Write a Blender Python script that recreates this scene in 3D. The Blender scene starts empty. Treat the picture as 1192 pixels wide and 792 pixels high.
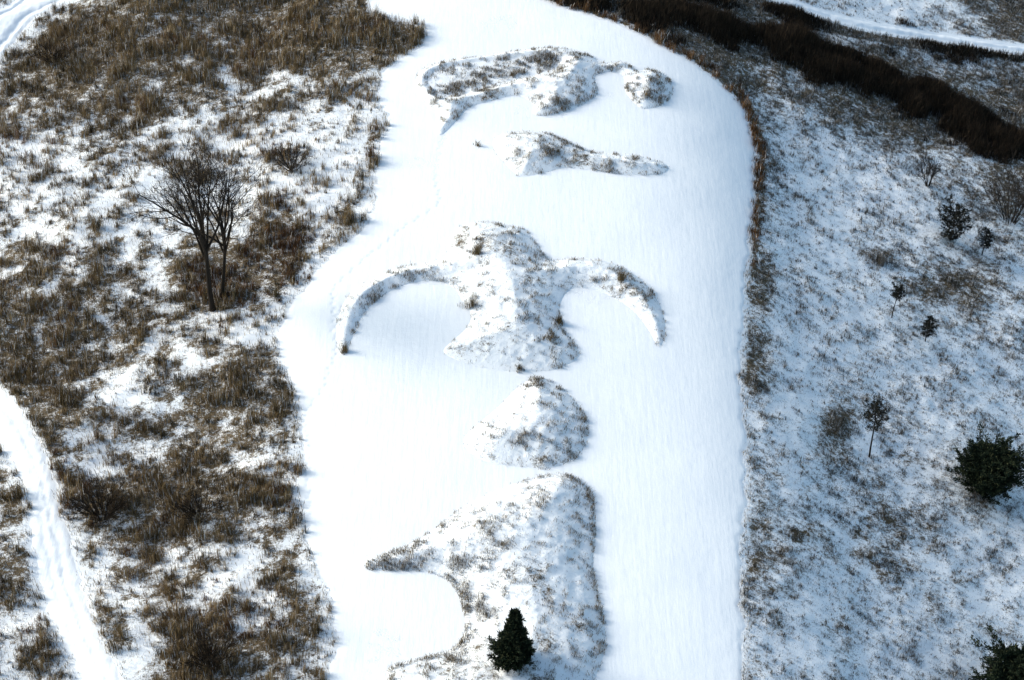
import bpy, math, random
import numpy as np
from mathutils import Vector

random.seed(7)
rng = np.random.default_rng(11)
R = math.radians
scene = bpy.context.scene
C = scene.collection

# ------------------------------------------------------------------ camera
W, H = 1192.0, 792.0
HFOV = R(30.0)
PITCH = R(40.0)
CAM = np.array([0.0, -86.0, 72.0])
F = W / 2 / math.tan(HFOV / 2)
cam_data = bpy.data.cameras.new('camera')
cam_data.sensor_fit = 'HORIZONTAL'
cam_data.angle = HFOV
cam_data.clip_start = 1.0
cam_data.clip_end = 4000.0
cam = bpy.data.objects.new('camera', cam_data)
cam.location = CAM.tolist()
cam.rotation_euler = (R(90) - PITCH, 0, 0)
C.objects.link(cam)
scene.camera = cam

# ------------------------------------------------------------------ sky, sun, exposure
SUN_EL, SUN_AZ = R(25), R(-72)            # azimuth measured from +Y towards +X
world = bpy.data.worlds.new('World'); scene.world = world
world.use_nodes = True
nt = world.node_tree
sky = nt.nodes.new('ShaderNodeTexSky'); sky.sky_type = 'NISHITA'
sky.sun_disc = False; sky.sun_elevation = SUN_EL; sky.sun_rotation = SUN_AZ
sky.air_density = 1.0; sky.dust_density = 2.0; sky.ozone_density = 1.5
tint = nt.nodes.new('ShaderNodeMix'); tint.data_type = 'RGBA'; tint.blend_type = 'MULTIPLY'; tint.inputs[0].default_value = 1
tint.inputs[7].default_value = (.93, 1.04, 1.0, 1)          # thin high cloud: a little less violet than a clear sky
nt.links.new(sky.outputs[0], tint.inputs[6]); nt.links.new(tint.outputs[2], nt.nodes['Background'].inputs[0])
nt.nodes['Background'].inputs[1].default_value = 0.12
sd = bpy.data.lights.new('sun', 'SUN'); sd.energy = 2.2; sd.angle = R(24)
sd.color = (1.0, 0.93, 0.83)
sun = bpy.data.objects.new('sun', sd); C.objects.link(sun)
dv = Vector((math.sin(SUN_AZ) * math.cos(SUN_EL), math.cos(SUN_AZ) * math.cos(SUN_EL), math.sin(SUN_EL)))
sun.rotation_euler = dv.to_track_quat('Z', 'Y').to_euler()
sun.location = (dv * 200)[:]
scene.view_settings.view_transform = 'Standard'
scene.view_settings.look = 'None'
scene.view_settings.gamma = 1.0
scene.view_settings.exposure = 0.92

# ------------------------------------------------------------------ noise
def _hash(ix, iy, s):
    n = (ix.astype(np.int64) * 374761393 + iy.astype(np.int64) * 668265263 + s * 1442695041) & 0xffffffff
    n = ((n ^ (n >> 13)) * 1274126177) & 0xffffffff
    n = (n ^ (n >> 16)) & 0xffffffff
    return n / 4294967295.0
def vnoise(x, y, s=0):
    ix = np.floor(x); iy = np.floor(y); fx = x - ix; fy = y - iy
    fx = fx * fx * (3 - 2 * fx); fy = fy * fy * (3 - 2 * fy)
    a = _hash(ix, iy, s); b = _hash(ix + 1, iy, s); c = _hash(ix, iy + 1, s); d = _hash(ix + 1, iy + 1, s)
    return (a * (1 - fx) + b * fx) * (1 - fy) + (c * (1 - fx) + d * fx) * fy
def fbm(x, y, sc, s=0, o=4):
    v = 0; a = .5; t = 0; f = 1 / sc
    for i in range(o):
        v = v + a * vnoise(x * f + 17.3 * i, y * f - 9.1 * i, s + i); t += a; a *= .5; f *= 2.03
    return v / t
def sstep(a, b, x):
    t = np.clip((x - a) / (b - a), 0, 1); return t * t * (3 - 2 * t)
def softplus(x, w=3.0):
    return w * np.logaddexp(0, x / w)

# ------------------------------------------------------------------ terrain base
def H0(x, y):
    x = np.asarray(x, float); y = np.asarray(y, float)
    left = softplus(-14 - x, 2.0); right = softplus(x - 12.5, 1.6)
    z = -14 * np.tanh(left * 0.10 / 14) - 16 * np.tanh(right * 0.33 / 16)
    xc = np.clip(x, -18, 18)
    z = z - 0.0028 * xc * xc
    wl = sstep(-13, -20, x)
    z = z + wl * (fbm(x, y, 9.0, 3, 2) - .5) * 1.8
    wr = sstep(14, 20, x)
    z = z + wr * (fbm(x, y, 12.0, 5, 2) - .5) * 1.2
    z = z - 0.05 * softplus(y - 42, 3.0) * np.exp(-np.maximum(y - 42, 0) / 120)
    return z

cp, sp = math.cos(PITCH), math.sin(PITCH)
def at(px, py):
    """pixel of the photograph -> point on the terrain"""
    px = np.asarray(px, float); py = np.asarray(py, float)
    u = (px - W / 2) / F; v = -(py - H / 2) / F
    dx = u; dy = cp + v * sp; dz = -sp + v * cp
    z = np.zeros_like(px)
    for _ in range(14):
        t = (z - CAM[2]) / dz
        x = CAM[0] + dx * t; y = CAM[1] + dy * t
        z = 0.5 * z + 0.5 * H0(x, y)
    return x, y, H0(x, y)
def proj(x, y, z):
    X = x - CAM[0]; Y = y - CAM[1]; Z = z - CAM[2]
    d = Y * cp - Z * sp; v = Y * sp + Z * cp
    return W / 2 + F * X / d, H / 2 - F * v / d

def world_poly(pts, n=6):
    """smooth closed outline (Catmull-Rom) through photograph pixels, on the terrain"""
    p = np.array(pts, float); m = len(p); out = []
    for i in range(m):
        a, b, c, d = p[i - 1], p[i], p[(i + 1) % m], p[(i + 2) % m]
        for k in range(n):
            t = k / n
            out.append(.5 * ((2 * b) + (c - a) * t + (2 * a - 5 * b + 4 * c - d) * t * t + (3 * b - a - 3 * c + d) * t ** 3))
    o = np.array(out); x, y, _ = at(o[:, 0], o[:, 1])
    return np.stack([x, y], 1)

def sdf(poly, x, y):
    """signed distance, positive inside"""
    shp = x.shape; X = x.ravel(); Y = y.ravel()
    best = np.full(X.shape, 1e9); ins = np.zeros(X.shape, bool)
    lo = poly.min(0) - 6; hi = poly.max(0) + 6
    sel = np.where((X > lo[0]) & (X < hi[0]) & (Y > lo[1]) & (Y < hi[1]))[0]
    xs = X[sel]; ys = Y[sel]; b = np.full(xs.shape, 1e9); I = np.zeros(xs.shape, bool)
    n = len(poly)
    for i in range(n):
        x0, y0 = poly[i]; x1, y1 = poly[(i + 1) % n]
        ex, ey = x1 - x0, y1 - y0; L = ex * ex + ey * ey + 1e-12
        t = np.clip(((xs - x0) * ex + (ys - y0) * ey) / L, 0, 1)
        d = (xs - x0 - t * ex) ** 2 + (ys - y0 - t * ey) ** 2
        b = np.minimum(b, d)
        c = ((y0 > ys) != (y1 > ys))
        with np.errstate(divide='ignore', invalid='ignore'):
            I ^= c & (xs < (x1 - x0) * (ys - y0) / (y1 - y0 + 1e-15) + x0)
    best[sel] = np.sqrt(b); ins[sel] = I
    r = np.where(ins, best, -best); r[best > 1e8] = -50
    return r.reshape(shp)

LAWN = world_poly([(470,-70),(445,-20),(432,8),(452,20),(488,28),(498,42),(482,60),(458,72),(447,88),(441,110),(450,130),(452,150),
 (441,165),(440,185),(437,205),(439,235),(424,262),(396,290),(365,320),(336,360),(323,388),(327,420),(340,450),(350,480),(353,520),
 (349,560),(352,590),(358,625),(370,660),(384,700),(392,740),(386,775),(376,830),(374,900),(866,900),(864,820),(864,740),(862,680),(861,630),
 (867,570),(868,520),(862,460),(862,400),(869,320),(874,250),(876,190),(873,150),(859,120),(834,95),(800,70),(750,44),(700,22),(645,6),(590,-20),(560,-70)])
PATH1 = world_poly([(-60,425),(0,455),(22,475),(42,507),(58,550),(75,610),(92,672),(112,730),(142,796),(180,860),(132,870),(100,800),(78,762),(59,716),(44,662),(35,605),(27,562),(12,534),(-6,514),(-60,484)])
PATH2 = world_poly([(-40,40),(-5,14),(20,0),(45,-25),(140,-40),(115,-10),(72,6),(40,22),(15,50),(-2,74),(-40,100)])
ROAD = world_poly([(860,-25),(925,0),(1000,22),(1100,39),(1195,53),(1300,66),(1300,80),(1195,64),(1100,51),(1000,34),(900,1),(830,-25)])
MOUNDS = [
 ('bird', 1.35, [(538,263),(562,259),(590,262),(612,269),(626,286),(640,303),(665,302),(692,303),(718,309),(746,326),(766,351),(775,378),(772,402),(764,403),(752,382),(736,361),(714,346),(690,337),(668,335),(655,346),(651,366),(658,386),(669,401),(675,415),(660,426),(640,433),(600,434),(560,428),(530,419),(516,409),(530,395),(545,380),(548,365),(538,350),(529,335),(508,327),(480,329),(455,339),(432,357),(417,380),(409,400),(402,414),(393,405),(391,380),(398,355),(412,338),(440,322),(470,311),(500,306),(519,298),(522,278)]),
 ('cone', 1.15, [(625,440),(650,450),(672,470),(684,495),(682,520),(665,538),(635,548),(605,545),(570,541),(545,527),(540,511),(555,495),(580,474),(602,452)]),
 ('lower', 1.25, [(575,572),(610,560),(650,552),(675,560),(690,580),(693,620),(690,660),(698,700),(706,740),(700,775),(690,800),(685,860),(520,880),(470,830),(450,784),(478,771),(508,763),(529,755),(541,738),(540,715),(532,690),(515,673),(485,666),(450,665),(427,663),(426,648),(450,645),(480,632),(512,612),(540,590)]),
 ('small', 0.95, [(598,155),(630,154),(655,163),(690,178),(730,180),(765,188),(778,195),(770,203),(735,205),(690,199),(660,196),(640,201),(610,207),(597,202),(586,190),(575,176),(574,164),(583,157)]),
 ('top', 1.0, [(484,95),(490,82),(520,72),(560,66),(600,60),(650,56),(688,66),(700,74),(725,73),(742,82),(760,82),(778,92),(783,108),(772,122),(750,127),(738,119),(728,105),(726,90),(712,84),(692,90),(695,110),(670,125),(640,134),(622,133),(620,120),(600,112),(570,118),(545,126),(530,142),(514,157),(508,150),(514,136),(500,122),(488,108)]),
]
MP = [world_poly(m[2], 4) for m in MOUNDS]

HOLLOW = world_poly([(498,97),(512,83),(548,74),(600,69),(638,71),(645,80),(615,90),(572,102),(532,112),(512,113)], 4)
def mound_h(i, x, y, d=None):
    if d is None: d = sdf(MP[i], x, y)
    if i == 4: d = np.minimum(d, np.maximum(-sdf(HOLLOW, x, y), 0))
    hm = MOUNDS[i][1]
    hm = hm * .82; h = hm * np.tanh(0.38 * np.maximum(d, 0) / hm)
    return h
def rough(x, y):
    return (fbm(x, y, 1.6, 21, 3) - .5) * .30 + (fbm(x, y, .5, 25, 2) - .5) * .10

# cached fine grid of distances
GX = np.arange(-46, 46.01, .2); GY = np.arange(-34, 62.01, .2)
gx, gy = np.meshgrid(GX, GY)
D_LAWN = sdf(LAWN, gx, gy)
wob = (fbm(gx, gy, .6, 40, 2) - .5) * .9 + (fbm(gx, gy, 2.5, 44, 2) - .5) * .5
D_LAWN = D_LAWN + wob * .6
D_P1 = sdf(PATH1, gx, gy) + wob * .5; D_P2 = sdf(PATH2, gx, gy) + wob * .5; D_RD = sdf(ROAD, gx, gy) + wob * .5
D_SMOOTH = np.maximum.reduce([D_LAWN, D_P1, D_P2, D_RD])
D_M = [sdf(p, gx, gy) for p in MP]
def samp(G, x, y):
    fx = np.clip((x - GX[0]) / .2, 0, len(GX) - 1.001); fy = np.clip((y - GY[0]) / .2, 0, len(GY) - 1.001)
    i = fx.astype(int); j = fy.astype(int); a = fx - i; b = fy - j
    return (G[j, i] * (1 - a) + G[j, i + 1] * a) * (1 - b) + (G[j + 1, i] * (1 - a) + G[j + 1, i + 1] * a) * b
def ground_z(x, y, sm):
    return H0(x, y) + rough(x, y) * sstep(.15, -1.2, sm)
GZ = ground_z(gx, gy, D_SMOOTH)
GTOP = GZ.copy()
for i in range(len(MP)): GTOP = np.maximum(GTOP, H0(gx, gy) + mound_h(i, gx, gy, D_M[i]) + .02)

# ------------------------------------------------------------------ vegetation density (photograph cells of 50 px)
L = [
 [.35,.62,.70,.70,.75,.80,.82,.90,.88,.6],[.60,.82,.80,.62,.62,.55,.62,.68,.60,.4],[.62,.58,.66,.66,.62,.55,.48,.42,.30,.3],
 [.35,.50,.50,.58,.52,.36,.22,.34,.28,.3],[.38,.40,.40,.46,.42,.34,.32,.22,.26,.3],[.58,.58,.48,.46,.50,.58,.66,.44,.3,.3],
 [.60,.60,.60,.46,.66,.74,.50,.22,.2,.2],[.64,.62,.60,.50,.50,.38,.26,.2,.2,.2],[.74,.70,.58,.44,.52,.64,.60,.4,.3,.3],
 [.70,.72,.50,.58,.64,.62,.52,.4,.3,.3],[.40,.72,.52,.60,.68,.66,.58,.5,.3,.3],[.72,.60,.82,.76,.86,.70,.58,.5,.3,.3],
 [.60,.45,.58,.56,.60,.48,.56,.5,.4,.3],[.50,.40,.45,.58,.42,.50,.58,.5,.4,.3],[.50,.40,.56,.52,.74,.58,.58,.5,.4,.3],[.45,.40,.36,.58,.80,.68,.54,.5,.4,.3]]
Rr = [
 [.9,.85,.7,.55,.35,.30,.36,.50,.70],[.65,.70,.66,.62,.70,.70,.55,.50,.50],[.60,.60,.56,.50,.60,.66,.74,.78,.70],
 [.5,.6,.60,.36,.36,.40,.46,.52,.66],[.5,.5,.60,.38,.32,.34,.38,.50,.62],[.4,.4,.50,.36,.34,.44,.36,.42,.48],
 [.4,.4,.52,.40,.36,.36,.48,.50,.44],[.4,.4,.48,.34,.36,.40,.42,.42,.46],[.4,.4,.55,.34,.36,.40,.40,.40,.44],
 [.4,.4,.44,.38,.52,.40,.36,.42,.42],[.4,.4,.42,.40,.46,.44,.44,.42,.40],[.4,.4,.46,.42,.42,.48,.44,.42,.38],
 [.4,.4,.52,.48,.46,.50,.48,.38,.38],[.4,.4,.52,.42,.40,.48,.42,.42,.38],[.4,.4,.46,.42,.42,.42,.42,.40,.40],[.4,.4,.46,.42,.42,.38,.40,.40,.42]]
DM = np.zeros((16, 24))
for r in range(16): DM[r] = L[r] + [.5] * 5 + Rr[r]
def dens(px, py):
    fx = np.clip((px - 25) / 50, 0, 22.999); fy = np.clip((py - 25) / 50, 0, 14.999)
    i = fx.astype(int); j = fy.astype(int); a = fx - i; b = fy - j
    return (DM[j, i] * (1 - a) + DM[j, i + 1] * a) * (1 - b) + (DM[j + 1, i] * (1 - a) + DM[j + 1, i + 1] * a) * b
# denser patches seen in the photograph: x, y, rx, ry, extra
PATCH = [(118,582,34,17,.45),(215,580,52,26,.3),(290,575,30,15,.25),(245,745,38,34,.3),(150,640,28,14,.12),(270,330,62,30,.35),(235,300,25,60,.2),
 (330,280,22,30,.3),(60,60,35,35,.2),(130,65,60,18,.2),(430,55,60,22,.3),(290,430,30,22,.2),(330,455,12,30,.2),(230,590,40,30,.1),(330,185,34,12,.4),
 (20,430,30,40,.2),(55,500,18,30,.2),(250,465,30,22,.2),(180,220,16,40,-.25),(70,250,40,30,-.15),(300,165,60,25,-.2),(140,545,60,12,-.3),(100,505,30,15,-.25),
 (280,650,26,14,-.35),(310,385,60,18,-.3),(160,460,30,12,-.3),(210,155,60,14,-.2),(300,720,30,18,-.2),(160,770,25,20,-.3),(30,190,40,25,-.15),(235,235,30,14,-.1),
 (1020,297,30,10,.15),(1100,335,50,24,.2),(972,496,22,24,.22),(1012,515,14,18,-.3),(1065,155,60,22,.15),(940,470,40,14,-.1),(890,330,14,40,.15),(880,420,14,30,.2),(1050,620,40,30,.08),
 (880,620,16,60,.05),(930,630,26,26,.10),(1140,580,30,14,.15),(432,165,10,14,.4),(436,195,8,18,.3),(405,245,16,14,.35),(380,180,45,16,-.1),(445,40,50,18,.15)]
def patch(px, py):
    v = np.zeros_like(px)
    for x, y, a, b, s in PATCH: v += s * np.exp(-(((px - x) / a) ** 2 + ((py - y) / b) ** 2))
    return v
BAND = [(540,-28,10),(640,-12,10),(700,2,11),(800,24,15),(900,50,17),(1000,90,19),(1080,120,20),(1140,150,19),(1185,172,13),(1240,195,8)]
BAND2 = [(640,-18,6),(780,-6,7),(880,8,7),(960,30,5),(1040,48,4),(1120,60,3),(1192,68,3)]
def poly_w(px, py, B):
    best = np.full(px.shape, -1e9)
    for (x0, y0, w0), (x1, y1, w1) in zip(B[:-1], B[1:]):
        ex, ey = x1 - x0, y1 - y0; t = np.clip(((px - x0) * ex + (py - y0) * ey) / (ex * ex + ey * ey), 0, 1)
        d = (w0 + (w1 - w0) * t) - np.hypot(px - x0 - t * ex, py - y0 - t * ey); best = np.maximum(best, d)
    return best
FRINGE = [(600,-14,4),(650,4,6),(705,24,7),(760,50,8),(812,76,9),(850,108,10),(878,150,9),(882,200,9),(881,250,5),(877,310,2),(873,350,-2),(870,420,-4),(872,520,-4),(870,700,-5)]
FRINGE2 = [(425,40,5),(455,36,10),(492,38,6)]
def field_density(x, y):
    z = H0(x, y); px, py = proj(x, y, z)
    d = dens(px, py) + patch(px, py)
    b = poly_w(px, py, BAND); b2 = poly_w(px, py, BAND2)
    d = np.maximum(d, sstep(-9, 5, b) * .95); d = np.maximum(d, sstep(-5, 1, b2) * 1.0)
    d = np.maximum(d, sstep(-6, 3, poly_w(px, py, FRINGE)) * .95); d = np.maximum(d, sstep(-6, 3, poly_w(px, py, FRINGE2)) * .8)
    return d, px, py, b

# ------------------------------------------------------------------ object helpers
def tag(o, label=None, cat=None, group=None, kind=None):
    if label: o['label'] = label
    if cat: o['category'] = cat
    if group: o['group'] = group
    if kind: o['kind'] = kind
    return o
def empty(name, loc, rz=0):
    o = bpy.data.objects.new(name, None); C.objects.link(o); o.location = loc; o.rotation_euler = (0, 0, rz)
    o.empty_display_size = .3
    return o
def mesh_np(name, verts, faces, mat, parent=None, attrs=None, smooth=False):
    """faces: (n,k) array, k constant"""
    me = bpy.data.meshes.new(name)
    v = np.asarray(verts, np.float32); f = np.asarray(faces, np.int32); n, k = f.shape
    me.vertices.add(len(v)); me.vertices.foreach_set('co', v.ravel())
    me.loops.add(n * k); me.loops.foreach_set('vertex_index', f.ravel())
    me.polygons.add(n); me.polygons.foreach_set('loop_start', np.arange(0, n * k, k, dtype=np.int32))
    me.polygons.foreach_set('loop_total', np.full(n, k, np.int32))
    if smooth: me.polygons.foreach_set('use_smooth', np.ones(n, bool))
    for a, val in (attrs or {}).items():
        at_ = me.attributes.new(a, 'FLOAT', 'POINT'); at_.data.foreach_set('value', np.asarray(val, np.float32))
    me.update(); me.validate()
    me.materials.append(mat)
    o = bpy.data.objects.new(name, me); C.objects.link(o)
    if parent: o.parent = parent
    return o

# ------------------------------------------------------------------ materials
def mat_new(name):
    m = bpy.data.materials.new(name); m.use_nodes = True
    return m, m.node_tree, m.node_tree.nodes['Principled BSDF']
def N(t, kind, **kw):
    n = t.nodes.new(kind)
    for k, v in kw.items(): setattr(n, k, v)
    return n
def noise(t, co, scale, detail=4, rough_=.6):
    n = N(t, 'ShaderNodeTexNoise'); n.inputs['Scale'].default_value = scale; n.inputs['Detail'].default_value = detail; n.inputs['Roughness'].default_value = rough_
    t.links.new(co, n.inputs['Vector']); return n.outputs['Fac']
def ramp(t, fac, stops):
    r = N(t, 'ShaderNodeValToRGB'); e = r.color_ramp.elements
    e[0].position, e[0].color = stops[0][0], (*stops[0][1], 1); e[1].position, e[1].color = stops[-1][0], (*stops[-1][1], 1)
    for p, c in stops[1:-1]:
        q = e.new(p); q.color = (*c, 1)
    t.links.new(fac, r.inputs[0]); return r.outputs[0]
def bump(t, bs, h, strength, dist):
    b = N(t, 'ShaderNodeBump'); b.inputs['Strength'].default_value = strength; b.inputs['Distance'].default_value = dist
    t.links.new(h, b.inputs['Height']); t.links.new(b.outputs[0], bs.inputs['Normal'])
def math_(t, op, a, b=None, clamp=False):
    m = N(t, 'ShaderNodeMath', operation=op, use_clamp=clamp)
    for i, v in enumerate((a, b)):
        if v is None: continue
        if isinstance(v, (int, float)): m.inputs[i].default_value = v
        else: t.links.new(v, m.inputs[i])
    return m.outputs[0]

SNOW = (.86, .87, .89)
def snow_mat(name, litter_amount=0, fine=.05, streak=False):
    m, t, bs = mat_new(name)
    co = N(t, 'ShaderNodeTexCoord').outputs['Object']
    bs.inputs['Roughness'].default_value = .75; bs.inputs['Specular IOR Level'].default_value = .2
    snow = ramp(t, noise(t, co, .25, 3), [(.3, (.84, .855, .875)), (.7, (.89, .895, .90))])
    n1 = noise(t, co, 5, 6, .7)
    if litter_amount:
        a = N(t, 'ShaderNodeAttribute', attribute_name='litter').outputs['Fac']
        n2 = noise(t, co, 2.6, 8, .78); n3 = noise(t, co, 11, 5, .75)
        mix = math_(t, 'ADD', math_(t, 'MULTIPLY', n2, .62), math_(t, 'MULTIPLY', n3, .38))
        thr = math_(t, 'SUBTRACT', math_(t, 'ADD', math_(t, 'MULTIPLY', a, litter_amount), mix), .72)
        fac = math_(t, 'MULTIPLY', thr, 9.0, True)
        lit = ramp(t, noise(t, co, 9, 5), [(.3, (.040, .028, .015)), (.55, (.105, .073, .038)), (.75, (.22, .155, .085))])
        mx = N(t, 'ShaderNodeMix', data_type='RGBA'); t.links.new(fac, mx.inputs[0]); t.links.new(snow, mx.inputs[6]); t.links.new(lit, mx.inputs[7])
        t.links.new(mx.outputs[2], bs.inputs['Base Color'])
        bump(t, bs, math_(t, 'ADD', math_(t, 'MULTIPLY', n1, .5), math_(t, 'MULTIPLY', n3, .5)), .6, .12)
    else:
        t.links.new(snow, bs.inputs['Base Color'])
        big = noise(t, co, .9, 3); 
        mp = N(t, 'ShaderNodeMapping'); mp.inputs['Scale'].default_value = (3.2, .35, 1); t.links.new(co, mp.inputs[0])
        drag = noise(t, mp.outputs[0], 1.0, 5, .65)            # mown and wind combed snow, streaks running up the lawn
        hgt = math_(t, 'ADD', math_(t, 'ADD', math_(t, 'MULTIPLY', n1, .30), math_(t, 'MULTIPLY', big, .5)), math_(t, 'MULTIPLY', drag, .7))
        bump(t, bs, hgt, .55, fine)
    return m
def veg_mat(name, stops, translucent=.0):
    m, t, bs = mat_new(name)
    a = N(t, 'ShaderNodeAttribute', attribute_name='tone').outputs['Fac']
    c = ramp(t, a, stops); t.links.new(c, bs.inputs['Base Color'])
    bs.inputs['Roughness'].default_value = .85; bs.inputs['Specular IOR Level'].default_value = .15
    return m
M_ground = snow_mat('rough_snow_and_litter', .53)
M_lawn = snow_mat('smooth_snow')
M_path = snow_mat('packed_snow', fine=.07)
M_mound = snow_mat('mound_snow', .70)
M_brown = veg_mat('dry_prairie_grass', [(0, (.030, .022, .010)), (.3, (.13, .088, .040)), (.6, (.29, .20, .10)), (.94, (.50, .37, .21)), (.97, (.7, .7, .72)), (1, (.75, .76, .78))])
M_rust = veg_mat('rusty_bluestem', [(0, (.045, .022, .010)), (.5, (.13, .066, .030)), (.94, (.27, .16, .08)), (.97, (.7, .7, .72)), (1, (.75, .76, .78))])
M_grey = veg_mat('grey_weeds', [(0, (.030, .028, .024)), (.5, (.115, .102, .085)), (.94, (.20, .17, .14)), (.97, (.7, .7, .72)), (1, (.75, .76, .78))])
M_dark = veg_mat('dark_brush', [(0, (.010, .007, .005)), (.45, (.028, .019, .012)), (1, (.12, .085, .055))])
M_tuft = veg_mat('mound_weeds', [(0, (.040, .033, .020)), (.5, (.13, .094, .050)), (1, (.30, .22, .12))])
M_bark = veg_mat('dark_bark', [(0, (.010, .007, .005)), (1, (.040, .030, .022))])
M_twig = veg_mat('grey_twigs', [(0, (.016, .014, .012)), (1, (.055, .044, .038))])
M_cedar = veg_mat('cedar_foliage', [(0, (.005, .009, .005)), (.6, (.020, .030, .014)), (1, (.075, .072, .032))])
M_sapl = veg_mat('sapling_foliage', [(0, (.008, .009, .008)), (1, (.030, .028, .020))])
M_snowb = snow_mat('branch_snow')

# ------------------------------------------------------------------ ground
ox = np.concatenate([[-900, -500, -300, -180, -110, -75, -56], GX, [56, 75, 110, 180, 300, 500, 900]])
oy = np.concatenate([[-500, -300, -180, -110, -75, -54, -42], GY, [72, 90, 120, 180, 300, 500, 900]])
bx, by = np.meshgrid(ox, oy)
inside = (bx >= GX[0]) & (bx <= GX[-1]) & (by >= GY[0]) & (by <= GY[-1])
sm = np.where(inside, samp(D_SMOOTH, bx, by), -5)
bz = ground_z(bx, by, sm)
dd, px_, py_, bb_ = field_density(bx, by)
lit = dd * sstep(.1, -.5, sm)
lit = np.minimum(np.where(inside, lit + (fbm(bx, by, .9, 101, 3) - .5) * np.where(bx < 0, .7, .3) * (lit > 0), .55), .64)
def grid_faces(nx, ny):
    i = np.arange(ny - 1)[:, None] * nx + np.arange(nx - 1)[None, :]
    i = i.ravel(); return np.stack([i, i + 1, i + nx + 1, i + nx], 1)
g = mesh_np('ground', np.stack([bx.ravel(), by.ravel(), bz.ravel()], 1), grid_faces(len(ox), len(oy)), M_ground, attrs={'litter': lit.ravel()}, smooth=True)
tag(g, kind='structure')

def sheet(name, D, top, mat, gauge=None, depth=0):
    """snow surface of a path on a 10 cm grid, with two wheel ruts along it"""
    sel = D > -.6; y0, y1 = gy[sel].min(), gy[sel].max(); x0, x1 = gx[sel].min(), gx[sel].max()
    sx = np.arange(x0, x1, .1); sy = np.arange(y0, y1, .1); X, Y = np.meshgrid(sx, sy); d = samp(D, X, Y)
    z = H0(X, Y) + np.clip(d * .2, -.09, top) + (fbm(X, Y, .5, 311, 3) - .5) * .05 * sstep(0, .4, d)
    if gauge: z = z - depth * np.exp(-((d - gauge) / .20) ** 2) * (.7 + .6 * fbm(X, Y, .8, 315, 2)) + .05 * sstep(gauge + .2, gauge + .6, d)
    f = grid_faces(len(sx), len(sy)); f = f[(d.ravel()[f] > -.5).any(1)]
    u, inv = np.unique(f.ravel(), return_inverse=True)
    v = np.stack([X.ravel()[u], Y.ravel()[u], z.ravel()[u]], 1)
    return tag(mesh_np(name, v, inv.reshape(-1, 4), mat, smooth=True), kind='structure')
lawn_relief = (fbm(gx, gy, 6, 61, 2) - .5) * .10 * sstep(.3, 2, D_LAWN)
TRACKS = [[(515,158),(513,200),(509,236),(480,262),(425,298),(393,338),(384,386),(395,418),(371,455),(358,490),(353,560),(362,620)]]
lx_ = np.arange(-20, 20.01, .1); ly_ = np.arange(GY[0], GY[-1] - .2, .1); LX, LY = np.meshgrid(lx_, ly_)
LD = samp(D_LAWN, LX, LY)
LZ = H0(LX, LY) + np.clip(LD * .15, -.07, .03) + np.maximum(samp(lawn_relief, LX, LY), -.03)
LZ += (fbm(LX, LY, .35, 301, 3) - .5) * .010 * sstep(0, .5, LD)
for tr in TRACKS:                                        # single file animal footprints pressed into the snow
    tp = np.array(tr, float); tx, ty, _ = at(tp[:, 0], tp[:, 1]); sgn = 1
    for i in range(len(tx) - 1):
        L_ = math.hypot(tx[i + 1] - tx[i], ty[i + 1] - ty[i]); m = int(L_ / .42)
        for k in range(m):
            u = (k + rng.uniform(-.15, .15)) / m; sgn = -sgn
            fx_ = tx[i] + (tx[i + 1] - tx[i]) * u + sgn * .07 + .25 * math.sin(ty[i] + u * 3); fy_ = ty[i] + (ty[i + 1] - ty[i]) * u
            a0, a1 = np.searchsorted(lx_, [fx_ - .4, fx_ + .4]); b0, b1 = np.searchsorted(ly_, [fy_ - .4, fy_ + .4])
            LZ[b0:b1, a0:a1] -= .045 * np.exp(-(((LX[b0:b1, a0:a1] - fx_) / .10) ** 2 + ((LY[b0:b1, a0:a1] - fy_) / .12) ** 2))
lf = grid_faces(len(lx_), len(ly_)); lf = lf[(LD.ravel()[lf] > -.5).any(1)]
u_, inv_ = np.unique(lf.ravel(), return_inverse=True)
tag(mesh_np('snow_covered_lawn', np.stack([LX.ravel()[u_], LY.ravel()[u_], LZ.ravel()[u_]], 1), inv_.reshape(-1, 4), M_lawn, smooth=True), kind='structure')
sheet('path', D_P1, .10, M_path, .62, .055)
sheet('path', D_P2, .10, M_path, .70, .12)
sheet('road', D_RD, .08, M_path, .45, .06)

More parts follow.
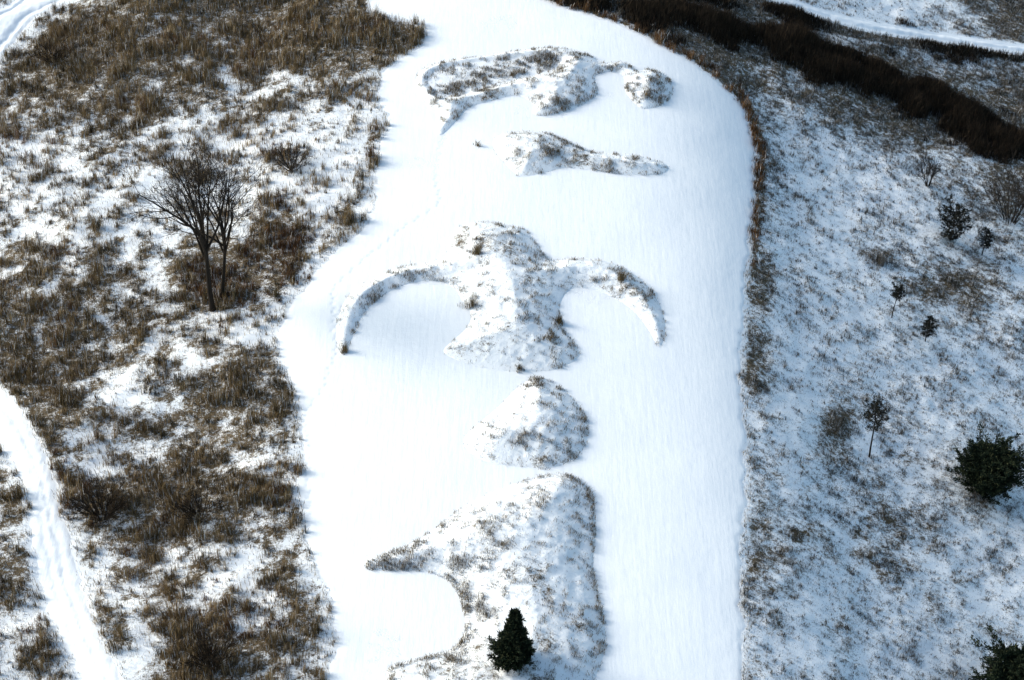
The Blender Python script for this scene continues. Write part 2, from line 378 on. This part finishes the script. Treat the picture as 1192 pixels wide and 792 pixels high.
# ------------------------------------------------------------------ mounds
MLAB = [('bird_mound', 'snow covered bird shaped mound with two long drooping curved wings'),
        ('cone_mound', 'small rounded snowy mound between the winged mound and the mound with the evergreen'),
        ('long_mound', 'long snowy mound with a leg reaching left and an evergreen standing on it'),
        ('ridge_mound', 'low snowy mound tapering to a thin tail, second mound from the top'),
        ('curled_mound', 'farthest weedy mound with a hooked left end and a round knob at right')]
def mound_surface(i, x, y):
    d = sdf(MP[i], x, y); m = mound_h(i, x, y, d)
    n = ((fbm(x, y, .45, 70 + i, 3) - .5) * .15 + (fbm(x, y, 1.8, 90 + i, 2) - .5) * .12) * sstep(0, .9, d)
    return H0(x, y) + m + n + np.where(d < 0, np.maximum(d * .8, -.25), 0) + .03, d
for i, (nm, lb) in enumerate(MLAB):
    P = MP[i]; lo = P.min(0) - .6; hi = P.max(0) + .6; s = .1
    ax = np.arange(lo[0], hi[0], s); ay = np.arange(lo[1], hi[1], s); X, Y = np.meshgrid(ax, ay)
    Z, d = mound_surface(i, X, Y)
    f = grid_faces(len(ax), len(ay)); keep = (d.ravel()[f] > -.25).any(1); f = f[keep]
    u, inv = np.unique(f.ravel(), return_inverse=True)
    litter = (.20 - .22 * sstep(.22, -.02, d) + (fbm(X, Y, 1.5, 33, 2) - .5) * .5)
    v = np.stack([X.ravel()[u], Y.ravel()[u], Z.ravel()[u]], 1)
    tag(mesh_np(nm, v, inv.reshape(-1, 4), M_mound, attrs={'litter': litter.ravel()[u]}, smooth=True), lb, 'earth mound', 'effigy mounds on the lawn')

# ------------------------------------------------------------------ grass blades
def blades(x, y, z, h, w, lean, tone, rg, bias=(0, 0)):
    """one curved two-segment blade per point -> verts, tris, tone"""
    n = len(x); a = rg.uniform(0, 2 * math.pi, n); ca, sa = np.cos(a), np.sin(a)
    l = np.abs(rg.normal(0, lean, n)); b = rg.uniform(0, 2 * math.pi, n)
    lx, ly = np.cos(b) * l * h + bias[0] * h, np.sin(b) * l * h + bias[1] * h
    hw = w / 2
    v = np.empty((n, 5, 3), np.float32)
    v[:, 0] = np.stack([x - ca * hw, y - sa * hw, z - .03], 1); v[:, 1] = np.stack([x + ca * hw, y + sa * hw, z - .03], 1)
    mx, my, mz = x + lx * .35, y + ly * .35, z + h * .55
    v[:, 2] = np.stack([mx + ca * hw * .8, my + sa * hw * .8, mz], 1); v[:, 3] = np.stack([mx - ca * hw * .8, my - sa * hw * .8, mz], 1)
    v[:, 4] = np.stack([x + lx, y + ly, z + h * (1 - .25 * l)], 1)
    i = np.arange(n) * 5
    f = np.concatenate([np.stack([i, i + 1, i + 2], 1), np.stack([i, i + 2, i + 3], 1), np.stack([i + 3, i + 2, i + 4], 1)])
    return v.reshape(-1, 3), f, np.repeat(tone, 5)
def scatter(n, xr, yr):
    x = rng.uniform(*xr, n); y = rng.uniform(*yr, n); return x, y

def red_share(px, py, nb):
    return np.exp(-(((px - 275) / 70) ** 2 + ((py - 325) / 38) ** 2)) + .9 * np.exp(-(((px - 335) / 20) ** 2 + ((py - 285) / 35) ** 2)) \
        + .95 * sstep(-5, 3, poly_w(px, py, FRINGE)) + .35 * sstep(.55, .75, nb) * (px < 450) + .8 * np.exp(-(((px - 433) / 9) ** 2 + ((py - 175) / 18) ** 2))
def field(name, per_m2, xr, yr, mat, label, cat, hmin, hmax, w, rr, nbl, rust=False, lean=.22, lone=.25, gain=1.0):
    """tussocks of dry grass (snow shows between them) plus lone stems"""
    n = int(per_m2 * (xr[1] - xr[0]) * (yr[1] - yr[0])); x, y = scatter(n, xr, yr)
    d, px, py, bb = field_density(x, y)
    nz = fbm(x, y, 1.3, 101, 3); nb = fbm(x, y, 4.0, 131, 2)
    nz = fbm(x, y, .9, 101, 3)
    e = np.where(px < 480, .61 + (d - .52) * .60, .60 + (d - .45) * .8) + (nz - .5) * np.where(px < 480, 1.30, .85) + (nb - .5) * np.where(px < 480, .5, .3)
    p = np.clip(sstep(.02, 1.15, e) * gain, 0.015, 1)
    isr = red_share(px, py, nb) > rng.uniform(0.1, 1, n)
    keep = (samp(D_SMOOTH, x, y) < -.05) & (rng.uniform(0, 1, n) < p) & (isr == rust)
    x, y, e, nb, nz, d = x[keep], y[keep], e[keep], nb[keep], nz[keep], d[keep]; k = len(x)
    rt = rng.uniform(rr[0], rr[1], k) * (.8 + .4 * np.clip(e, 0, 1)); ht = (hmin + (hmax - hmin) * sstep(.2, 1.2, e)) * rng.uniform(.6, 1.25, k)
    tt = rng.normal(0, .16, k) + (nb - .5) * .5; lx = rng.normal(0, .10, k) + .05; ly = rng.normal(0, .10, k) + .03
    m = np.maximum((nbl * (rt / rr[1]) ** 1.5 * rng.uniform(.6, 1.3, k)).astype(int), 5)
    idx = np.repeat(np.arange(k), m); q = len(idx)
    a = rng.uniform(0, 6.283, q); rad = np.abs(rng.normal(0, .55, q)) * rt[idx]
    bx_ = x[idx] + np.cos(a) * rad; by_ = y[idx] + np.sin(a) * rad
    bh = ht[idx] * rng.uniform(.35, 1.15, q) * np.clip(1.15 - .45 * rad / rt[idx], .3, 1.2)
    tone = np.clip(rng.beta(2, 2.6, q) * .9 + tt[idx], 0, .93)
    bl = (lx[idx], ly[idx])
    nl = int(q * lone); j = rng.integers(0, k, nl)      # lone stems scattered round the tussocks
    bx_ = np.concatenate([bx_, x[j] + rng.normal(0, .6, nl)]); by_ = np.concatenate([by_, y[j] + rng.normal(0, .6, nl)])
    bh = np.concatenate([bh, ht[j] * rng.uniform(.25, .8, nl)]); tone = np.concatenate([tone, np.clip(rng.beta(2, 2.4, nl), 0, .93)])
    bl = (np.concatenate([bl[0], np.zeros(nl)]), np.concatenate([bl[1], np.zeros(nl)]))
    tone = np.where(rng.uniform(0, 1, len(tone)) < .07, 1.0, tone)       # stems still cased in snow
    ok = samp(D_SMOOTH, bx_, by_) < .10
    bx_, by_, bh, tone = bx_[ok], by_[ok], bh[ok], tone[ok]; bl = (bl[0][ok], bl[1][ok]); q = len(bx_)
    v, f, t = blades(bx_, by_, samp(GZ, bx_, by_), bh, w * rng.uniform(.6, 1.5, q), lean, tone, rng, bl)
    tag(mesh_np(name, v, f, mat, attrs={'tone': t}), label, cat, kind='stuff')
    return q
cnt = []
cnt.append(field('prairie_grass', 6.2, (-46, -3), (-34, 60), M_brown, 'tall dry brown prairie grass standing in the snow left of the lawn', 'grass', .28, 1.0, .021, (.14, .36), 46, lean=.17, lone=.55))
cnt.append(field('rust_grass', 5.5, (-46, 28), (-34, 60), M_rust, 'rust coloured dry grass round the bare trees and along the lawn edges', 'grass', .2, .75, .022, (.14, .40), 60, rust=True))
cnt.append(field('meadow_weeds', 15, (-3, 46), (-34, 60), M_grey, 'thin grey brown weeds poking through the snow right of the lawn', 'weeds', .10, .50, .016, (.07, .24), 26, lone=.5, gain=.85))

# dark brush belt beyond the lawn
def brush(name, n, xr, yr, B, mat, label, hmax, w):
    x, y = scatter(n, xr, yr); px, py = proj(x, y, H0(x, y)); b = poly_w(px, py, B)
    nz = fbm(x, y, 2.0, 171, 3)
    keep = (samp(D_SMOOTH, x, y) < -.3) & (rng.uniform(0, 1, n) < sstep(-9, 8, b - 2 + (nz - .5) * 54))
    x, y, b, nz = x[keep], y[keep], b[keep], nz[keep]; k = len(x); z = samp(GZ, x, y)
    h = hmax * (.35 + .65 * sstep(-8, 10, b)) * rng.uniform(.3, 1.15, k) * (.4 + 1.2 * nz)
    v, f, t = blades(x, y, z, h, w * rng.uniform(.6, 1.5, k), .25, rng.beta(1.6, 3, k), rng, (.03, .03))
    tag(mesh_np(name, v, f, mat, attrs={'tone': t}), label, 'brush', kind='stuff'); return k
cnt.append(brush('brush', 1500000, (-6, 46), (8, 62), BAND, M_dark, 'dense dark brown brush in a curving belt behind the right end of the lawn', 1.15, .035))
cnt.append(brush('brush', 900000, (-2, 46), (20, 62), BAND2, M_dark, 'thin strip of dark brush along the near side of the snowy road', .8, .035))

# fringe of uncut stems exactly along the lawn and path margins
n = 500000
x, y = scatter(n, (-40, 22), (-34, 46)); s1 = samp(D_LAWN, x, y); s2 = samp(np.maximum(D_P1, D_P2), x, y)
px, py = proj(x, y, H0(x, y))
fr = np.exp(-((s1 + .22) / .16) ** 2) * (.25 + .75 * (fbm(x, y, 1.0, 201, 2) > .47)) * (s1 < 0) * 1.6 + .5 * np.exp(-((s2 + .3) / .2) ** 2) * (s2 < 0)
keep = (rng.uniform(0, 1, n) < fr * .75) & (samp(D_SMOOTH, x, y) < 0)
x, y = x[keep], y[keep]; k = len(x)
v, f, t = blades(x, y, samp(GZ, x, y), rng.uniform(.1, .38, k), .022 * rng.uniform(.6, 1.5, k), .3, rng.beta(2, 2, k), rng)
tag(mesh_np('edge_grass', v, f, M_tuft, attrs={'tone': t}), 'fringe of uncut dry grass along the margins of the lawn and paths', 'grass', kind='stuff'); cnt.append(k)

# weeds on the mounds
MTP = [(556,287,5,11,1.2),(549,348,10,9,1.0),(652,368,5,10,1.2),(604,424,5,8,1.0),(640,392,6,8,.8),(436,345,10,8,.8),(398,400,5,12,1.2),(690,327,22,5,1.1),(722,318,8,10,1.1),
 (745,345,14,6,.7),(768,396,6,8,1.0),(588,360,7,18,.6),(608,515,8,28,.7),(622,448,8,8,.8),(640,535,30,8,.7),(678,498,6,20,.6),(672,566,16,8,1.0),(690,600,5,30,.8),(695,690,5,40,.7),(702,750,5,20,.6),
 (560,705,14,20,.9),(535,680,10,20,.6),(440,655,16,7,1.1),(500,655,35,6,.6),(520,650,20,8,.5),(567,640,8,12,.6),(470,782,30,9,.9),(505,772,26,8,.8),(620,580,8,20,.5),(541,700,6,28,.9),(538,750,8,14,.9),(525,768,12,6,.9),(450,656,14,5,1.0),(465,646,26,8,.6),(505,630,30,10,.6),(545,606,24,12,.5),(480,660,14,5,.9),(470,640,20,6,.5),(580,620,20,25,.3),(590,700,10,25,.3),(548,400,8,12,.4),(420,390,4,12,.5),(440,352,12,5,.7),(500,335,14,4,.7),
 (600,175,5,14,.9),(640,172,25,12,.9),(700,190,40,8,.6),(560,160,10,8,.7),(500,120,8,14,1.0),(525,110,12,14,.9),(560,100,25,14,.9),(600,80,40,14,.8),(645,120,24,10,1.1),(640,70,30,10,.9),
 (755,105,22,16,1.2),(715,78,15,4,1.0),(545,82,20,8,.4),(520,80,20,8,.5),(416,345,12,6,.6),(480,318,20,5,.6),(520,328,14,5,1.0),(520,400,8,8,.6)]
allv, allf, allt, off = [], [], [], 0
for i in range(len(MP)):
    P = MP[i]; lo = P.min(0) - .2; hi = P.max(0) + .2; n = int((hi[0] - lo[0]) * (hi[1] - lo[1]) * 600)
    x = rng.uniform(lo[0], hi[0], n); y = rng.uniform(lo[1], hi[1], n); Z, d = mound_surface(i, x, y); px, py = proj(x, y, Z)
    m = np.zeros(n)
    for a, b, ra, rb, s in MTP: m += s * np.exp(-(((px - a) / ra) ** 2 + ((py - b) / rb) ** 2))
    nz = fbm(x, y, .38, 211, 3) * .75 + fbm(x, y, 1.3, 215, 2) * .25
    east = sstep(-.5, .5, (samp(GTOP, x - .4, y) - samp(GTOP, x + .4, y)) * 2.5)      # more stems survive on the side away from the sun
    e = .17 + .13 * east + (.05 + .12 * east) * sstep(.4, .05, d) + m * .42 + (i == 4) * .03 + (i == 2) * .05 + (i == 2) * .34 * sstep(.4, .1, d) * (px > 425) * (px < 562) * (py > 650) * (py < 800) + (nz - .5) * 1.7
    keep = (d > -.05) & (rng.uniform(0, 1, n) < sstep(.24, .95, e) * .75 + .012)
    x, y, Z, e = x[keep], y[keep], Z[keep], e[keep]; k = len(x)
    h = rng.uniform(.08, .26, k) + .22 * sstep(.5, 1.1, e) * rng.uniform(.3, 1.1, k)
    v, f, t = blades(x, y, Z, h, .018 * rng.uniform(.6, 1.5, k), .4, rng.beta(2, 2, k), rng, (.1, -.1))
    allv.append(v); allf.append(f + off); allt.append(t); off += len(v); cnt.append(k)
tag(mesh_np('mound_weeds', np.concatenate(allv), np.concatenate(allf), M_tuft, attrs={'tone': np.concatenate(allt)}), 'short dry weeds sticking out of the snow on the mounds', 'weeds', kind='stuff')

# ------------------------------------------------------------------ tubes, trees, shrubs
class Tubes:
    def __init__(s): s.v, s.f, s.t, s.n = [], [], [], 0
    def add(s, pts, rad, sides=5, tone=.5):
        pts = [Vector(p) for p in pts]; m = len(pts); base = s.n
        for i, p in enumerate(pts):
            d = (pts[min(i + 1, m - 1)] - pts[max(i - 1, 0)]).normalized()
            u = d.cross(Vector((.3, .9, .2)))
            if u.length < .05: u = d.cross(Vector((1, 0, 0)))
            u.normalize(); w = d.cross(u)
            for k in range(sides):
                a = 2 * math.pi * k / sides
                q = p + (u * math.cos(a) + w * math.sin(a)) * rad[i]
                s.v.append(q[:]); s.t.append(tone)
        for i in range(m - 1):
            for k in range(sides):
                a = base + i * sides + k; b = base + i * sides + (k + 1) % sides
                s.f.append((a, b, b + sides, a + sides))
        s.n += m * sides
    def build(s, name, mat, parent=None):
        return mesh_np(name, s.v, s.f, mat, parent, {'tone': s.t}, True)

def wander(p, d, length, r0, r1, steps, wob, up, rd):
    pts = [p.copy()]; rs = [r0]; dirs = [d.copy()]
    for i in range(steps):
        d = (d + Vector((rd.gauss(0, wob), rd.gauss(0, wob), rd.gauss(0, wob) + up))).normalized()
        p = p + d * (length / steps); pts.append(p.copy()); rs.append(r0 + (r1 - r0) * (i + 1) / steps); dirs.append(d.copy())
    return pts, rs, dirs
def side_dir(d, ang, rd):
    u = d.cross(Vector((rd.uniform(-1, 1), rd.uniform(-1, 1), rd.uniform(-1, 1)))).normalized()
    return (d * math.cos(ang) + u * math.sin(ang)).normalized()
def ramify(T, p, d, length, r, lev, rd, spread=.55, up=.06, nch=(7, 6, 5), tone=.4, rmin=.009):
    steps = 5 if lev < 2 else 3
    pts, rs, dirs = wander(p, d, length, r, max(r * .3, rmin), steps, .10, up, rd)
    T.add(pts, rs, 6 if lev == 0 else (4 if lev < 2 else 3), tone + rd.uniform(-.15, .3))
    if lev >= len(nch): return
    for k in range(nch[lev]):
        t = rd.uniform(.35, .98); i = min(int(t * steps), steps - 1); fr_ = t * steps - i
        q = pts[i].lerp(pts[i + 1], fr_)
        ramify(T, q, side_dir(dirs[i], spread * rd.uniform(.6, 1.35), rd), length * rd.uniform(.38, .66) * (1.1 - .45 * t), max(rs[i] * .55, rmin), lev + 1, rd, spread, up, nch, tone, rmin)

def bare_tree(px, py, height, seed, label, limbs, r=.2, lean=(0, 0), fork=.36, spreadx=1.0):
    rd = random.Random(seed); x, y, z = [float(a) for a in at(px, py)]
    root = tag(empty('bare_tree', (x, y, z)), label, 'tree', 'two bare trees in the brown grass')
    T = Tubes(); pts, rs, dirs = wander(Vector((0, 0, -.15)), Vector((lean[0], lean[1], 1)).normalized(), height * .55, r, r * .55, 8, .018, .02, rd)
    rs[0] *= 1.3
    T.add(pts, rs, 8, .3); T.build('trunk', M_bark, root)
    B = Tubes()
    for k in range(limbs):
        t = fork / .55 + (1 - fork / .55) * (k / max(limbs - 1, 1)); i = min(int(t * 8), 7)
        q = pts[i].lerp(pts[i + 1], min(t * 8 - i, 1)); a = k * 2.4 + rd.uniform(-.4, .4)
        ang = rd.uniform(.22, .70) * (1.15 - .45 * t)
        d = Vector((math.cos(a) * math.sin(ang) * spreadx, math.sin(a) * math.sin(ang), math.cos(ang))).normalized()
        ramify(B, q, d, height * rd.uniform(.42, .60) * (1.05 - .2 * t), r * .48, 0, rd, .62, .035, (5, 5, 4), .35, .008)
    B.build('crown', M_bark, root)
    return root

bare_tree(248, 361, 10.8, 3, 'tallest leafless tree with a dark trunk, nearest the camera in the rusty grass', 12, .18, (-.05, .02), .30)
bare_tree(258, 347, 9.6, 9, 'slimmer leafless tree standing close behind the right side of the taller bare trunk', 11, .14, (.15, 0), .34)

def leafy(root, brs, mat, rd_seed, per, size, wid, name='foliage'):
    rg = np.random.default_rng(rd_seed)
    pts = []; out = []
    for a, b, fat in brs:
        a = np.array(a); b = np.array(b); L_ = np.linalg.norm(b - a); k = max(3, int(per * (L_ + .12)))
        t = rg.uniform(.12, 1.03, k) ** .75
        p = a + (b - a) * t[:, None] + rg.normal(0, 1, (k, 3)) * fat * (1.1 - .75 * t[:, None])
        pts.append(p); dr = (b - a) / max(L_, 1e-6); out.append(np.tile(dr, (k, 1)))
    p = np.concatenate(pts); d = np.concatenate(out); n_ = len(p)
    d = d * .7 + rg.normal(0, .5, (n_, 3)) + np.array([0, 0, .25]); d /= np.linalg.norm(d, axis=1)[:, None]
    s = np.cross(d, rg.normal(0, 1, (n_, 3))); s /= np.linalg.norm(s, axis=1)[:, None]
    ln = size * rg.uniform(.6, 1.4, n_)[:, None]; w = wid * rg.uniform(.6, 1.4, n_)[:, None]
    v = np.empty((n_, 4, 3)); v[:, 0] = p; v[:, 1] = p + d * ln * .5 + s * w; v[:, 2] = p + d * ln; v[:, 3] = p + d * ln * .5 - s * w
    f = np.arange(n_ * 4).reshape(-1, 4)
    tone = np.repeat(rg.beta(1.8, 2.6, n_), 4)
    return mesh_np(name, v.reshape(-1, 3), f, mat, root, {'tone': tone})

def evergreen(px, py, height, width, seed, label, name='cedar_tree', base=.04, shape='cone', nb=150, per=90, group=None, mat=None, snow=0, size=.16, tr=.05, lumps=0, lean=0, cat='evergreen tree', zadd=None):
    rd = random.Random(seed); x, y, z = [float(a) for a in at(px, py)]
    if zadd is not None: z += zadd
    root = tag(empty(name, (x, y, z)), label, cat, group)
    T = Tubes(); pts, rs, dirs = wander(Vector((0, 0, -.1)), Vector((lean, 0, 1)).normalized(), height * .97, tr, .012, 8, .02, .02, rd)
    T.add(pts, rs, 6, .4); T.build('trunk', M_bark, root)
    brs = []; B = Tubes(); sn = []
    lump = [(rd.uniform(0, 6.28), rd.uniform(base, .9), rd.uniform(.15, .35)) for _ in range(lumps)]
    for k in range(nb):
        t = base + (1 - base) * ((k + rd.random()) / nb); a = k * 2.399 + rd.uniform(-.3, .3)
        u = (t - base) / (1 - base)
        if shape == 'cone': prof = (1 - u) ** .8 * (.78 + .22 * min(u * 5, 1)) + .03
        elif shape == 'round': prof = math.sqrt(max(0, 1 - (u * 1.75 - .80) ** 2)) if u < .98 else .2
        elif shape == 'vase': prof = .35 + .65 * math.sin(min(u * 1.15, 1) * math.pi * .75)
        else: prof = .45 + .55 * math.sin(u * math.pi)
        for la, lt, ls in lump: prof *= 1 + ls * max(0, math.cos(a - la)) * math.exp(-((t - lt) / .15) ** 2)
        rad = width / 2 * prof * rd.uniform(.55, 1.18)
        i = min(int(t * 8), 7); q = pts[i].lerp(pts[i + 1], t * 8 - i)
        rise = rad * rd.uniform(.10, .55) if shape == 'cone' else rad * rd.uniform(.1, .8)
        e = q + Vector((math.cos(a) * rad, math.sin(a) * rad, rise))
        if e.z > height: e.z = height * rd.uniform(.94, 1.02)
        mid = q.lerp(e, .5) + Vector((0, 0, -.05 * rad))
        B.add([q, mid, e], [.018, .012, .006], 3, .4); brs.append((q[:], e[:], .055 + .06 * rad))
        for s_ in range(2):
            e2 = q.lerp(e, rd.uniform(.45, .85)); o2 = e2 + Vector((rd.gauss(0, .22), rd.gauss(0, .22), rd.uniform(.02, .25))) * max(rad, .3)
            brs.append((e2[:], o2[:], .05))
        if snow and rd.random() < snow: sn.append((mid.lerp(e, .3), e))
    B.build('branches', M_bark, root)
    leafy(root, brs, mat or M_cedar, seed, per, size, size * .17)
    if sn:
        for a_, b_ in sn:                              # a line of snow lying along one branch each
            S = Tubes(); dz = Vector((0, 0, .05)); S.add([a_ + dz, a_.lerp(b_, .5) + dz, b_ + dz], [.012, .045, .008], 5, .5)
            S.build('snow', M_snowb, root)
    return root

# the evergreen on the long mound stands on the mound's surface
ex, ey, _ = at(600, 776)
# seat it: move down the view ray until it meets the mound surface
evh = float(samp(GTOP, np.array([ex]), np.array([ey]))[0] - H0(ex, ey))
evergreen(599, 774 + evh * 14, 3.75, 1.75, 21, 'dense dark conical evergreen standing alone on the long mound in the foreground', 'evergreen_tree', .01, 'cone', 210, 95, size=.17, lumps=5, tr=.07, zadd=evh)
evergreen(1147, 572, 3.2, 3.0, 33, 'broad round dark cedar with a ragged top in the snowy meadow near the right edge', 'cedar_tree', .02, 'round', 190, 72, 'dark cedars in the right meadow', size=.18, lumps=9, tr=.08)
evergreen(1192, 822, 3.7, 3.5, 35, 'dark cedar cut off by the bottom right corner of the picture', 'cedar_tree', .02, 'round', 200, 72, 'dark cedars in the right meadow', size=.18, lumps=9, tr=.08)
evergreen(1107, 279, 2.6, 2.3, 41, 'larger of two small pointed snow dusted evergreens side by side near the right edge', 'evergreen_bush', .02, 'vase', 46, 55, 'small snow dusted evergreens', size=.16, snow=.6, mat=M_sapl, lumps=3)
evergreen(1143, 297, 2.1, 1.2, 43, 'smallest pointed evergreen on a short stem, right of the larger snow dusted one', 'evergreen_bush', .3, 'vase', 24, 50, 'small snow dusted evergreens', size=.14, snow=.5, mat=M_sapl, lumps=2)
evergreen(1012, 531, 4.3, 1.35, 47, 'tall thin sapling with a bare stem and scruffy dark crown, left of the round cedar', 'sapling', .50, 'mid', 40, 40, 'thin stemmed saplings in the meadow', size=.13, mat=M_sapl, tr=.06, lumps=5, cat='sapling')
evergreen(1038, 370, 2.5, 1.0, 49, 'spindly sapling with a small flat crown on a bare stem, farthest of the three saplings', 'sapling', .66, 'mid', 26, 60, 'thin stemmed saplings in the meadow', size=.12, mat=M_sapl, tr=.038, cat='sapling')
evergreen(1077, 398, 2.0, .95, 51, 'short sapling with two dark leafy tufts one above the other', 'sapling', .25, 'mid', 30, 60, 'thin stemmed saplings in the meadow', size=.12, mat=M_sapl, tr=.038, cat='sapling')

def shrub(px, py, height, width, seed, label, stems=16, mat=None, group='bare shrubs', name='bare_shrub', nch=(5, 4)):
    rd = random.Random(seed); x, y, z = [float(a) for a in at(px, py)]
    z = float(samp(GZ, np.array([x]), np.array([y]))[0])
    T = Tubes()
    for k in range(stems):
        a = rd.uniform(0, 6.28); r_ = width / 2 * math.sqrt(rd.random()); b = Vector((math.cos(a), math.sin(a), 0))
        e = b * r_ + Vector((0, 0, height * rd.uniform(.6, 1)))
        p = b * r_ * .25 + Vector((0, 0, -.05)); L_ = (e - p).length
        ramify(T, p, (e - p).normalized(), L_, .028, 0, rd, .45, .03, nch, .3, .009)
    o = T.build(name, mat or M_twig); o.location = (x, y, z)
    return tag(o, label, 'shrub', group)
shrub(1080, 217, 2.0, 1.3, 61, 'small vase shaped bare shrub up the snowy slope, left of the big twiggy one', 12, nch=(6, 5))
shrub(1176, 258, 3.5, 3.6, 63, 'big spreading bare twiggy shrub at the right edge below the dark brush', 26, nch=(7, 5))
shrub(340, 197, 1.1, 2.6, 65, 'low wide dark shrub in the snowy hollow right of the bare trees', 26)
shrub(118, 598, 1.25, 3.2, 67, 'blackest squat brush clump just right of the lower left path', 50, M_dark)
shrub(232, 600, 1.0, 2.8, 69, 'dark tangled brush clump midway between the left path and the lawn', 30, M_dark)
shrub(246, 775, 1.6, 2.6, 71, 'tall dark brush clump at the bottom of the picture between path and lawn', 34, M_dark)
shrub(62, 72, 1.6, 3.2, 73, 'dark grey shrub beside the snowy path in the top left corner', 26, M_dark)

# ------------------------------------------------------------------ individual grass clumps
def clump(px, py, h, w, seed, label, mat, n=260, mi=None):
    rg = np.random.default_rng(seed); x, y, z = [float(a) for a in at(px, py)]
    if mi is not None: z = float(mound_surface(mi, np.array([x]), np.array([y]))[0][0])
    else: z = float(samp(GZ, np.array([x]), np.array([y]))[0])
    if mi is not None:
        for _ in range(5):                        # slide along the view ray onto the mound
            t = (z - CAM[2]) / ((float(H0(x, y)) - CAM[2])) if False else 0
            qx, qy = proj(x, y, z); y += (qy - py) / F * 112 / .64; x += (px - qx) / F * 112
            z = float(mound_surface(mi, np.array([x]), np.array([y]))[0][0])
    n = int(n * .55); a = rg.uniform(0, 6.28, n); r = w / 2 * rg.uniform(0, 1, n) * (1 + .35 * np.sin(a * 2 + seed) + .2 * np.sin(a * 3 + 2 * seed))
    bx_, by_ = np.cos(a) * r, np.sin(a) * r * .8
    v, f, t = blades(bx_, by_, np.full(n, -.05), h * rg.uniform(.3, 1.1, n) * (1.15 - .8 * r / w), .022 * rg.uniform(.6, 1.5, n), .28, rg.beta(2, 2, n), rg, (.05, 0))
    o = mesh_np('grass_clump', v, f, mat, attrs={'tone': t}); o.location = (x, y, z)
    tag(o, label, 'grass clump', 'taller grass clumps')
clump(556, 296, .85, .7, 1, 'tall tan grass clump near the head of the winged bird mound', M_tuft, 260, 0)
clump(550, 356, .6, 1.3, 2, 'wide brown grass clump where the bird mound body meets its left wing', M_tuft, 360, 0)
clump(651, 376, .8, .6, 3, 'dark upright grass clump on the right flank of the bird mound', M_tuft, 260, 0)
clump(605, 430, .5, .6, 4, 'small brown grass clump at the foot of the bird mound tail', M_tuft, 180, 0)
clump(402, 409, .7, .5, 5, 'grass clump on the tip of the bird mound left wing', M_tuft, 200, 0)
clump(723, 326, .9, .6, 6, 'tall dark weeds on the crest of the bird mound right wing', M_tuft, 220, 0)
clump(1022, 305, .9, 2.6, 7, 'wide olive grass clump alone in the meadow between the lawn and the small evergreens', M_grey, 900)
clump(432, 182, 1.0, .6, 8, 'upright rusty grass clump on the left edge of the lawn beside the farthest mounds', M_rust, 300)
clump(404, 256, .9, 1.2, 9, 'brown grass clump by the lawn edge up and right from the bare trees', M_brown, 420)
clump(556, 170, .6, .7, 10, 'wispy pale grass clump on the lawn just left of the low tapering mound', M_tuft, 120)
